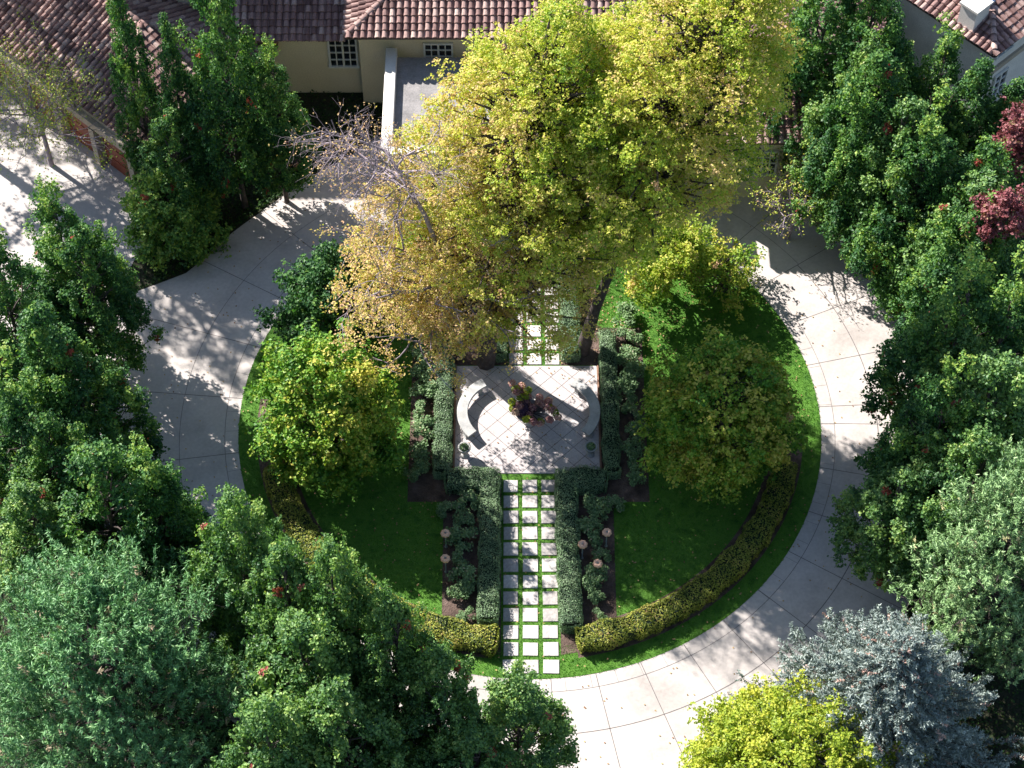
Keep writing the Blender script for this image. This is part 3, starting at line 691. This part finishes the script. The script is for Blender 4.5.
for side, xs in (('left', -2.78), ('right', 2.6)):
    ys = [-4.5, -5.3, -6.1, -6.95, -7.9, -8.8, -9.7]
    for i, y in enumerate(ys):
        put_shrub(xs+RG.uniform(-.22, .22), y+RG.uniform(-.15, .15), [.95, .85, 1.05, .8, 1.1, .85, .65][i]*RG.uniform(.9, 1.1),
                  f'leafy shrub in the bed {side} of the path hedges, {ORD[i]} down from the plaza', k=(i+(side == 'right')) % 4)
    x2 = -4.6 if side == 'left' else 4.35
    for i, y in enumerate([5.2, 4.1, 3.1, 2.1, 1.1, .1, -.9, -1.9, -3.0]):
        put_shrub(x2+RG.uniform(-.12, .12), y, RG.uniform(.85, 1.1), f'bushy shrub in the row outside the {side} plaza hedge, {ORD[i]} one from the house end', k=(i+2) % 4)
put_shrub(-3.3, -4.7, .9, 'grey-green shrub behind the short hedge at the plaza front left corner, nearest the lawn')
put_shrub(3.4, -4.5, .8, 'grey-green shrub behind the short hedge at the plaza front right corner, nearest the lawn')

# ------------------------------------------------------------------ plaza furniture
def bench(cx, cy, R, a0, a1, name_label):
    t = empty('curved_bench', (cx, cy, .07)); t['category'] = 'bench'; t['label'] = name_label; t['group'] = 'curved stone benches on the plaza'
    A = np.radians(np.linspace(a0, a1, 25)); m = MB(); ri, ro, z0, z1, b = R-.46, R, .37, .47, .02; V = []
    for a in A:
        for r, z in ((ri, z0), (ro, z0), (ro, z1-b), (ro-b, z1), (ri+b, z1), (ri, z1-b)): V.append((r*cos(a), r*sin(a), z))
    F = [[i*6+j, (i+1)*6+j, (i+1)*6+(j+1) % 6, i*6+(j+1) % 6] for i in range(24) for j in range(6)]
    m.add(V, F); m.add(V[:6], [[5, 4, 3, 2, 1, 0]]); m.add(V[-6:], [[0, 1, 2, 3, 4, 5]]); m.build('seat', M['benchstone'], t)
    for f in (.1, .5, .9):
        a = A[0]+(A[-1]-A[0])*f; m = MB(); r = R-.23
        m.box((r*cos(a), r*sin(a), .185), (.36, .2, .37), rz=a, bevel=.02); m.box((r*cos(a), r*sin(a), .03), (.42, .28, .06), rz=a, bevel=.01); m.build('leg', M['benchstone'], t)
    return t
bench(-1.15, .05, 1.95, 118, 222, 'curved pale stone bench in the sun on the left of the plaza')
bench(1.05, .1, 1.95, -42, 62, 'curved pale stone bench half in shade on the right of the plaza')
# central planter
t = tag(empty('flower_urn', (.0, -.1, .07)), 'round stone urn overflowing with mauve and pink flowers in the plaza centre', 'flower urn')
m = MB(); m.lathe((0, 0, 0), [(.0, 0), (.34, 0), (.34, .08), (.2, .14), (.16, .3), (.26, .4), (.5, .52), (.6, .66), (.64, .68), (.64, .73), (.56, .73), (.5, .62), (0, .6)], 28)
m.build('bowl', M['benchstone'], t)
m = MB(); fl = MB(); gr = MB(); rng = np.random.default_rng(5)
for i in range(46):
    a = rng.uniform(0, 2*pi); q = .85*math.sqrt(rng.random()); c = A3(q*cos(a)*1.4+.2, q*sin(a)*.85-.1, .8+.3*(1-q)+rng.normal()*.1)
    if i < 12: c = A3(-.45+rng.normal()*.22, .75+rng.normal()*.24, 1.05+rng.normal()*.15)
    m.tube([(0, 0, .62), c*A3(.5, .5, .9), c], [.02, .014, .008], 4, cap=False)
    n = 120; d = sph(rng, n); d[:, 2] = abs(d[:, 2])*.9
    tgt = gr if i % 4 == 1 else fl
    tgt.leaves(c+d*.17*rng.uniform(.7, 1.1, n)[:, None], d+rng.normal(size=(n, 3))*.3, .085, .07, np.clip(rng.normal(.5, .15)+rng.normal(size=n)*.2, 0, 1), rng=rng)
m.build('stems', M['bark'], t); fl.build('flowers', M['flower'], t); gr.build('foliage', M['lime'], t)
m = MB(); n = 700; d = sph(rng, n); d[:, 2] = abs(d[:, 2]); m.leaves(A3(-.35, -.05, .85)+d*A3(.5, .4, .28)*rng.uniform(.7, 1, n)[:, None], d+rng.normal(size=(n, 3))*.4, .1, .06, rng.random(n), rng=rng); m.build('trailing_foliage', M['purple'], t)
# small urns in the front corners of the plaza
for x, y, lb in ((-2.75, -1.9, 'small pale stone urn in the sunlit front left corner of the plaza'), (2.55, -1.85, 'small stone urn in shade in the front right corner of the plaza')):
    t = tag(empty('small_urn', (x, y, .07)), lb, 'urn', 'small urns on the plaza'); m = MB()
    m.lathe((0, 0, 0), [(0, 0), (.17, 0), (.17, .05), (.09, .1), (.08, .2), (.16, .3), (.23, .45), (.25, .56), (.28, .58), (.28, .62), (.23, .62), (.2, .55), (0, .53)], 20); m.build('bowl', M['benchstone'], t)
    m = MB(); n = 160; d = sph(RG, n); d[:, 2] = abs(d[:, 2]); m.leaves(A3(0, 0, .58)+d*.17, d+RG.normal(size=(n, 3))*.4, .09, .06, RG.random(n)); m.build('foliage', M['shrub'], t)
# path lights
def make_lamp():
    t = empty('garden_lamp'); m = MB(); m.lathe((0, 0, 0), [(0, 0), (.07, 0), (.07, .03), (.03, .05), (.028, 1.0), (.035, 1.02)], 12); m.build('post', M['post'], t)
    m = MB(); sc = lambda th_, r, z: .07*np.cos(th_*8)*(r > .12)
    m.lathe((0, 0, 1.0), [(.03, 0), (.1, .02), (.17, .0), (.2, .04), (.18, .1), (.12, .14), (.06, .12), (.045, .1)], 32, wob=sc)
    sh = m.build('lamp_shade', M['copper'], t)
    m = MB(); m.lathe((0, 0, 1.07), [(.04, 0), (.035, .05), (.02, .08), (0, .085)], 12); m.build('bulb_cap', M['post'], t)
    return t
lamp = make_lamp()
LP = [(446, 547, 'copper mushroom garden lamp on the left lawn edge, the one nearer the plaza'), (446, 572, 'copper mushroom garden lamp on the left lawn edge, the one nearer the driveway'),
      (582, 558, 'copper mushroom garden lamp beside the right path hedge, nearest the hedge'), (597, 577, 'copper mushroom garden lamp in the right bed, lowest and closest to the driveway'),
      (606, 546, 'dull unlit copper garden lamp at the right lawn edge, farthest from the path')]
for i, (px, py, lb) in enumerate(LP):
    p = P(px, py, .03); o = lamp if i == 0 else copy_tree(lamp, p, 0)
    o.location = tuple(p); o.rotation_euler = (0, 0, i*1.3); tag(o, lb, 'garden lamp', 'copper garden lamps in the beds')
# terracotta pot by the house
p = P(295, 168, 0); t = tag(empty('plant_pot', p), 'round terracotta pot standing in the dark bed beside the upper left driveway', 'pot')
m = MB(); m.lathe((0, 0, 0), [(0, 0), (.2, 0), (.3, .5), (.36, .52), (.36, .62), (.29, .62), (.27, .5), (0, .48)], 24); m.build('pot', M['pot'], t)
m = MB(); m.lathe((0, 0, 0), [(.275, .5), (.15, .53), (0, .54)], 16); m.build('soil', M['soil'], t)
#TREES#

# ------------------------------------------------------------------ trees
GG = 'sweetgum trees around the driveway ring'
PR = {}
def proto(key, fn): PR[key] = [fn, None]
proto('A', lambda: make_tree('sweetgum_tree', 101, 11.0, 2.7, 1.8, 74, .46, 480, .14, 'gum', 'ovoid', zsc=1.75, md=1.5))
proto('B', lambda: make_tree('sweetgum_tree', 102, 11.0, 3.0, 1.6, 84, .48, 480, .14, 'gum', 'ovoid', zsc=1.6, md=1.5, lean=(.5, .3)))
proto('C', lambda: make_tree('sweetgum_tree', 103, 11.0, 2.2, 1.4, 56, .44, 460, .14, 'gum', 'cone', zsc=1.9, md=1.4))
proto('D', lambda: make_tree('sweetgum_tree', 104, 11.0, 2.8, 1.6, 76, .46, 480, .14, 'palegum', 'ovoid', zsc=1.6, md=1.5, lean=(-.4, .4)))
proto('E', lambda: make_tree('sweetgum_tree', 105, 11.0, 3.1, 1.6, 84, .48, 500, .145, 'palegum', 'ovoid', zsc=1.6, md=1.5))
H0 = 11.0
def plant(key, px, py, H, wr, label, group=GG, cat='tree', rz=None):
    """px,py: where the tree top is seen; H height; wr width factor"""
    p = P(px, py, H*.97); fn, o = PR[key]
    loc = (p[0], p[1], 0); rz = RG.uniform(0, 6.28) if rz is None else rz; s = H/H0
    if o is None: o = fn(); PR[key][1] = o; o.location = loc; o.rotation_euler = (0, 0, rz); o.scale = (wr, wr, s)
    else: o = copy_tree(o, loc, rz, (wr, wr, s))
    return tag(o, label, cat, group)
L_ = [
 # left side
 ('C', 116, -8, 12.4, .62, 'narrow dark sweetgum with its crown over the garage wing roof'),
 ('C', 165, 28, 11.7, .58, 'dark sweetgum in front of the garage wing, right beside the narrow one over its roof'),
 ('A', 208, -22, 14.5, .8, 'tall bright-topped sweetgum by the house, right of the garage wing roof'),
 ('A', 268, 62, 9.3, .64, 'dark lower sweetgum beneath the windows left of the entrance canopy'),
 ('B', 165, 112, 7.6, .62, 'dark sweetgum hiding the right end of the garage doors'),
 ('A', 48, 205, 10.3, .8, 'sweetgum at the lower edge of the garage courtyard, leftmost one'),
 ('B', 72, 232, 10.3, .75, 'sweetgum with an orange leaf spray between the courtyard and the shaded driveway'),
 ('A', -12, 250, 11.0, .9, 'sweetgum cut by the left picture edge below the garage courtyard'),
 ('C', 36, 312, 11.7, .95, 'upright sweetgum tipped with a crimson sprig, on the left by the striped driveway'),
 ('B', 68, 345, 10.3, .85, 'sweetgum nearest the striped tree shadows of the left driveway'),
 ('A', 10, 385, 10.3, .9, 'sweetgum at the left picture edge, level with the middle of the lawn tree'),
 ('B', 42, 415, 9.7, .8, 'dark sweetgum behind the bright one on the left, level with the plaza'),
 ('B', 95, 445, 11.7, 1.0, 'bright broad sweetgum just behind the large pine in the lower left'),
 ('A', 152, 470, 10.3, .75, 'sweetgum leaning over the left driveway, right neighbour of the broad bright one'),
 ('D', 25, 500, 9.5, .8, 'dim sweetgum in the gap behind the large pine at the left edge'),
 ('E', 232, 505, 13.0, .75, 'sweetgum between the large pine and the left end of the ring lawn'),
 ('D', 275, 545, 13.5, .8, 'sweetgum in the lower left overlapping the curved barberry hedge end'),
 ('E', 330, 556, 14.5, .7, 'sweetgum partly covering the left barberry hedge'),
 ('D', 380, 603, 14.0, .66, 'sweetgum in front of the left barberry hedge with a tall pointed top'),
 ('E', 300, 630, 12.4, .95, 'broad sweetgum with scattered red leaves at bottom left of centre'),
 ('D', 345, 700, 12.4, .95, 'sweetgum at the bottom edge with orange leaf tips, left of centre'),
 ('E', 265, 715, 12.4, .85, 'sweetgum at the bottom edge right beside the large pine'),
 ('D', 436, 662, 12.2, .7, 'small sweetgum over the driveway just left of the path foot'),
 ('E', 518, 692, 9.0, .72, 'light sweetgum with open branches at the bottom, closest to the stepping stones'),
 ('D', 462, 738, 9.0, .8, 'sweetgum cut by the bottom edge left of the sunny concrete'),
 # right side
 ('A', 835, -25, 13.1, .95, 'tall sweetgum at the top edge right of the yellow tree'),
 ('B', 888, -10, 13.1, .9, 'tall sweetgum at the top edge, left of the pink roof'),
 ('D', 868, 55, 11.7, .85, 'sweetgum bordering the right yellow tree'),
 ('B', 890, 65, 12.4, .9, 'sweetgum below the left slope of the pink roof'),
 ('A', 945, 45, 10.3, .75, 'sweetgum touching the corner of the neighbouring pink roof'),
 ('C', 985, 65, 11.0, .85, 'pointed sweetgum in front of the grey wall of the neighbouring house'),
 ('C', 1018, 85, 10.3, .8, 'sweetgum at the right edge below the neighbouring house wall'),
 ('D', 918, 100, 11.7, .95, 'pale green sweetgum at the left border of the right tree belt, above the sunlit driveway'),
 ('A', 935, 130, 11.7, .95, 'sweetgum in the right belt between the pink roof and the crimson tree, inner one'),
 ('B', 980, 155, 11.7, .9, 'sweetgum just up-left of the crimson-leaved crown'),
 ('E', 985, 188, 11.0, .9, 'pale sweetgum overhanging the outer edge of the sunlit driveway'),
 ('B', 985, 225, 11.0, .9, 'sweetgum directly left below the crimson-leaved crown'),
 ('A', 1020, 290, 11.0, .9, 'sweetgum at the right edge below the crimson-leaved crown'),
 ('A', 968, 280, 11.7, .95, 'bright sweetgum in the middle of the right belt level with the plaza'),
 ('D', 975, 335, 9.7, .75, 'sweetgum whose left tips reach across the bright driveway slab'),
 ('E', 1000, 370, 11.7, .95, 'sweetgum at the right edge just behind the pale pine'),
 ('A', 950, 385, 11.0, .85, 'green sweetgum with crimson sprigs behind the pale pine, nearest the driveway'),
 ('D', 912, 468, 7.4, .85, 'small sweetgum shading the driveway at the right of the barberry hedge'),
 ('D', 975, 440, 11.0, .8, 'sweetgum wedged between the pale pine and the tree belt behind'),
]
for a in L_: plant(*a)
# bright low tree at the courtyard corner and individual specimens
t = make_tree('garden_tree', 201, 4.6, 2.1, .4, 60, .5, 380, .15, 'gum', 'dome', tone_f=lambda c, r: r.normal(.66, .08)); t.location = tuple(P(165, 190, 3.6)*A3(1, 1, 0))
tag(t, 'low bright green tree on the near side of the garage wing by the driveway curve', 'tree')
for px, py, s in ((1003, 205, 1.0), (1030, 118, .8)):
    t = make_tree('crimson_tree', 210+px, 12.2, 1.1*s, 9.0, 16, .42, 300, .14, 'red', 'round'); p = P(px, py, 11.6); t.location = (p[0], p[1], 0)
    tag(t, 'crimson-leaved tree at the right edge, larger red patch' if s == 1 else 'small crimson-leaved treetop at the right edge, higher in the belt', 'tree', 'crimson trees in the right belt')
# yellow trees in front of the canopy
def ytone(c, rng):
    v = .62+.045*(c[0]-1)*-1+.022*(c[2]-13)*-1+.1*rng.normal()+.16*math.sin(c[0]*.9+1)*math.cos(c[1]*.8)
    return float(np.clip(v, .08, .88))
t = make_tree('yellow_tree', 301, 20.0, 5.9, 5.6, 430, .7, 430, .1, 'honey', 'ovoid', zsc=.7, md=.9, tone_f=ytone, inner=.03, trunk=.34, spread=.5, lean=(3.2, 1.6)); t.location = (-1.9, 2.95, 0)
tag(t, 'huge yellow-green tree before the entrance canopy, larger left one with peach lower boughs', 'tree', 'yellow trees before the house')
t = make_tree('yellow_tree', 302, 23.0, 5.0, 10.0, 380, .7, 430, .1, 'honey', 'ovoid', zsc=.7, md=.9, tone_f=lambda c, r: float(np.clip(.54+.12*r.normal()+.15*math.sin(c[0]+c[1]), .05, .8)), inner=.03, trunk=.28, spread=.5, lean=(5.5, .3)); t.location = (2.3, 3.6, 0)
tag(t, 'tall olive-yellow tree before the right end of the entrance canopy', 'tree', 'yellow trees before the house')
t = make_tree('small_tree', 303, 2.6, 1.9, .5, 34, .45, 120, .13, 'maple', 'dome', tone_f=lambda c, r: r.normal(.72, .1)); t.location = (8.6, 7.0, 0)
tag(t, 'small sparse tree with tan-tipped leaves between the right lawn and the shaded driveway', 'tree')
# lawn trees
t = make_tree('lawn_tree', 311, 7.6, 3.0, 1.6, 120, .62, 420, .15, 'maple', 'dome', tone_f=lambda c, r: float(np.clip(r.normal(.44, .12)+.035*(c[0]-c[1]), .1, .93))); t.location = (-8.4, -2.2, 0)
tag(t, 'round green tree with yellow-tipped leaves on the left lawn inside the ring', 'tree')
t = make_tree('dark_tree', 312, 4.4, 2.3, .5, 60, .58, 380, .15, 'gum', 'dome', tone_f=lambda c, r: r.normal(.25, .08), accent=0); t.location = (-8.8, 4.6, 0)
tag(t, 'dark green low tree between the left lawn tree and the shaded driveway', 'tree')
t = make_tree('lawn_tree', 313, 7.8, 3.1, 1.6, 125, .62, 400, .14, 'maple', 'dome', tone_f=lambda c, r: float(np.clip(r.normal(.62, .17)-.04*c[1], .1, .97))); t.location = (7.7, -2.6, 0)
tag(t, 'round tree turning orange-green on the right lawn inside the ring', 'tree')
t = make_tree('small_tree', 314, 4.6, 2.2, 1.4, 60, .5, 300, .12, 'honey', 'dome', tone_f=lambda c, r: r.normal(.35, .15)); t.location = (6.1, 6.9, 0)
tag(t, 'small olive-yellow tree under the right yellow tree, behind the bright strip of lawn', 'tree')
# conifers
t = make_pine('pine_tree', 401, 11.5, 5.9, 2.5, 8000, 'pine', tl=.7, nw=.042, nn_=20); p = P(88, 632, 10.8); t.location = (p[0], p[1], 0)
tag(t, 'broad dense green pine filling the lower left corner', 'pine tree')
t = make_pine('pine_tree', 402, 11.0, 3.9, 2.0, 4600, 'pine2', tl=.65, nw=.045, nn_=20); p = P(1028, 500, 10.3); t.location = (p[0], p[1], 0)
tag(t, 'pale green pine at the right edge above the blue spruce', 'pine tree')
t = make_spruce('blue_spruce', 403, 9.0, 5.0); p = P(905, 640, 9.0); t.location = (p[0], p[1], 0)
tag(t, 'silvery blue spruce with tan cones in the lower right corner', 'spruce')
t = make_tree('lime_tree', 404, 6.0, 4.3, .6, 200, .6, 520, .12, 'lime', 'dome', accent=0, tone_f=lambda c, r: r.normal(.55, .15), inner=.4); p = P(808, 750, 5.6); t.location = (p[0], p[1], 0)
tag(t, 'rounded bright lime-yellow tree at the bottom edge before the spruce', 'tree')
# bare trees
def limb_path(base, *pts):
    b = A3(*base); return b, [A3(0, 0, 0)]+[P(*q)-b for q in pts]
b, pth = limb_path((-3.0, 3.3, 0), (455, 290, 7), (425, 215, 11.5), (385, 150, 14))
t = make_bare('bare_tree', 501, 14, 4.1, lean=(-2.4, .2), levels=5, n0=11, leafy=1500, leafmat_='honey', tone=(.93, .06), path=pth, trunk_r=.15, lsz=.09); t.location = tuple(b)
tag(t, 'tall leafless tree with pale lilac-grey branches left of the entrance canopy', 'tree')
b, pth = limb_path((-2.9, 5.4, 0), (450, 300, 6), (435, 280, 9))
t = make_bare('peach_tree', 504, 10, 4.3, lean=(-.8, -.6), levels=4, n0=16, leafy=17000, leafmat_='honey', tone=(.86, .11), path=pth, trunk_r=.18, lsz=.11, drift=(0, 0, 0)); t.location = tuple(b)
tag(t, 'twiggy tree with pinkish peach leaves spilling over the upper left of the ring lawn', 'tree')
t = make_bare('bare_tree', 502, 8.5, 4.6, levels=5, n0=11, leafy=7000, leafmat_='maple', tone=(.75, .15)); p = P(20, 50, 7.5); t.location = (p[0], p[1], 0)
tag(t, 'nearly bare grey tree in the upper left corner over the garage roof edge', 'tree')
t = make_bare('bare_tree', 503, 7.0, 3.4, levels=4, n0=9, leafy=2200, leafmat_='honey', tone=(.88, .08)); t.location = (-3.0, 11.0, 0)
tag(t, 'sparse peach-leaved tree in front of the canopy roof, left of the yellow tree', 'tree')
t = make_bare('bare_tree', 505, 5.5, 2.8, levels=4, n0=9, leafy=1600, leafmat_='maple', tone=(.8, .1)); p = P(800, 165, 5); t.location = (p[0], p[1], 0)
tag(t, 'twiggy nearly bare tree between the right yellow tree and the sweetgum belt', 'tree')

for i, (x, y, H, w, lb) in enumerate(((-28.3, 17.5, 21, 1.0, 'tall thin-crowned tree beyond the left picture edge that streaks the driveway with shade'),
                          (-31.5, 26.5, 19, .95, 'tall thin-crowned tree beyond the upper left corner that dapples the garage roof'))):
    if i == 0: thin = t = make_tree('tall_tree', 601, 21, 4.6, 7, 75, .8, 300, .16, 'gum', 'ovoid', zsc=1.3, md=1.2, trunk=.3)
    else: t = copy_tree(thin, (0, 0, 0), 2.0, (w, w, H/21))
    t.location = (x, y, 0); tag(t, lb, 'tree', 'tall trees outside the left edge')
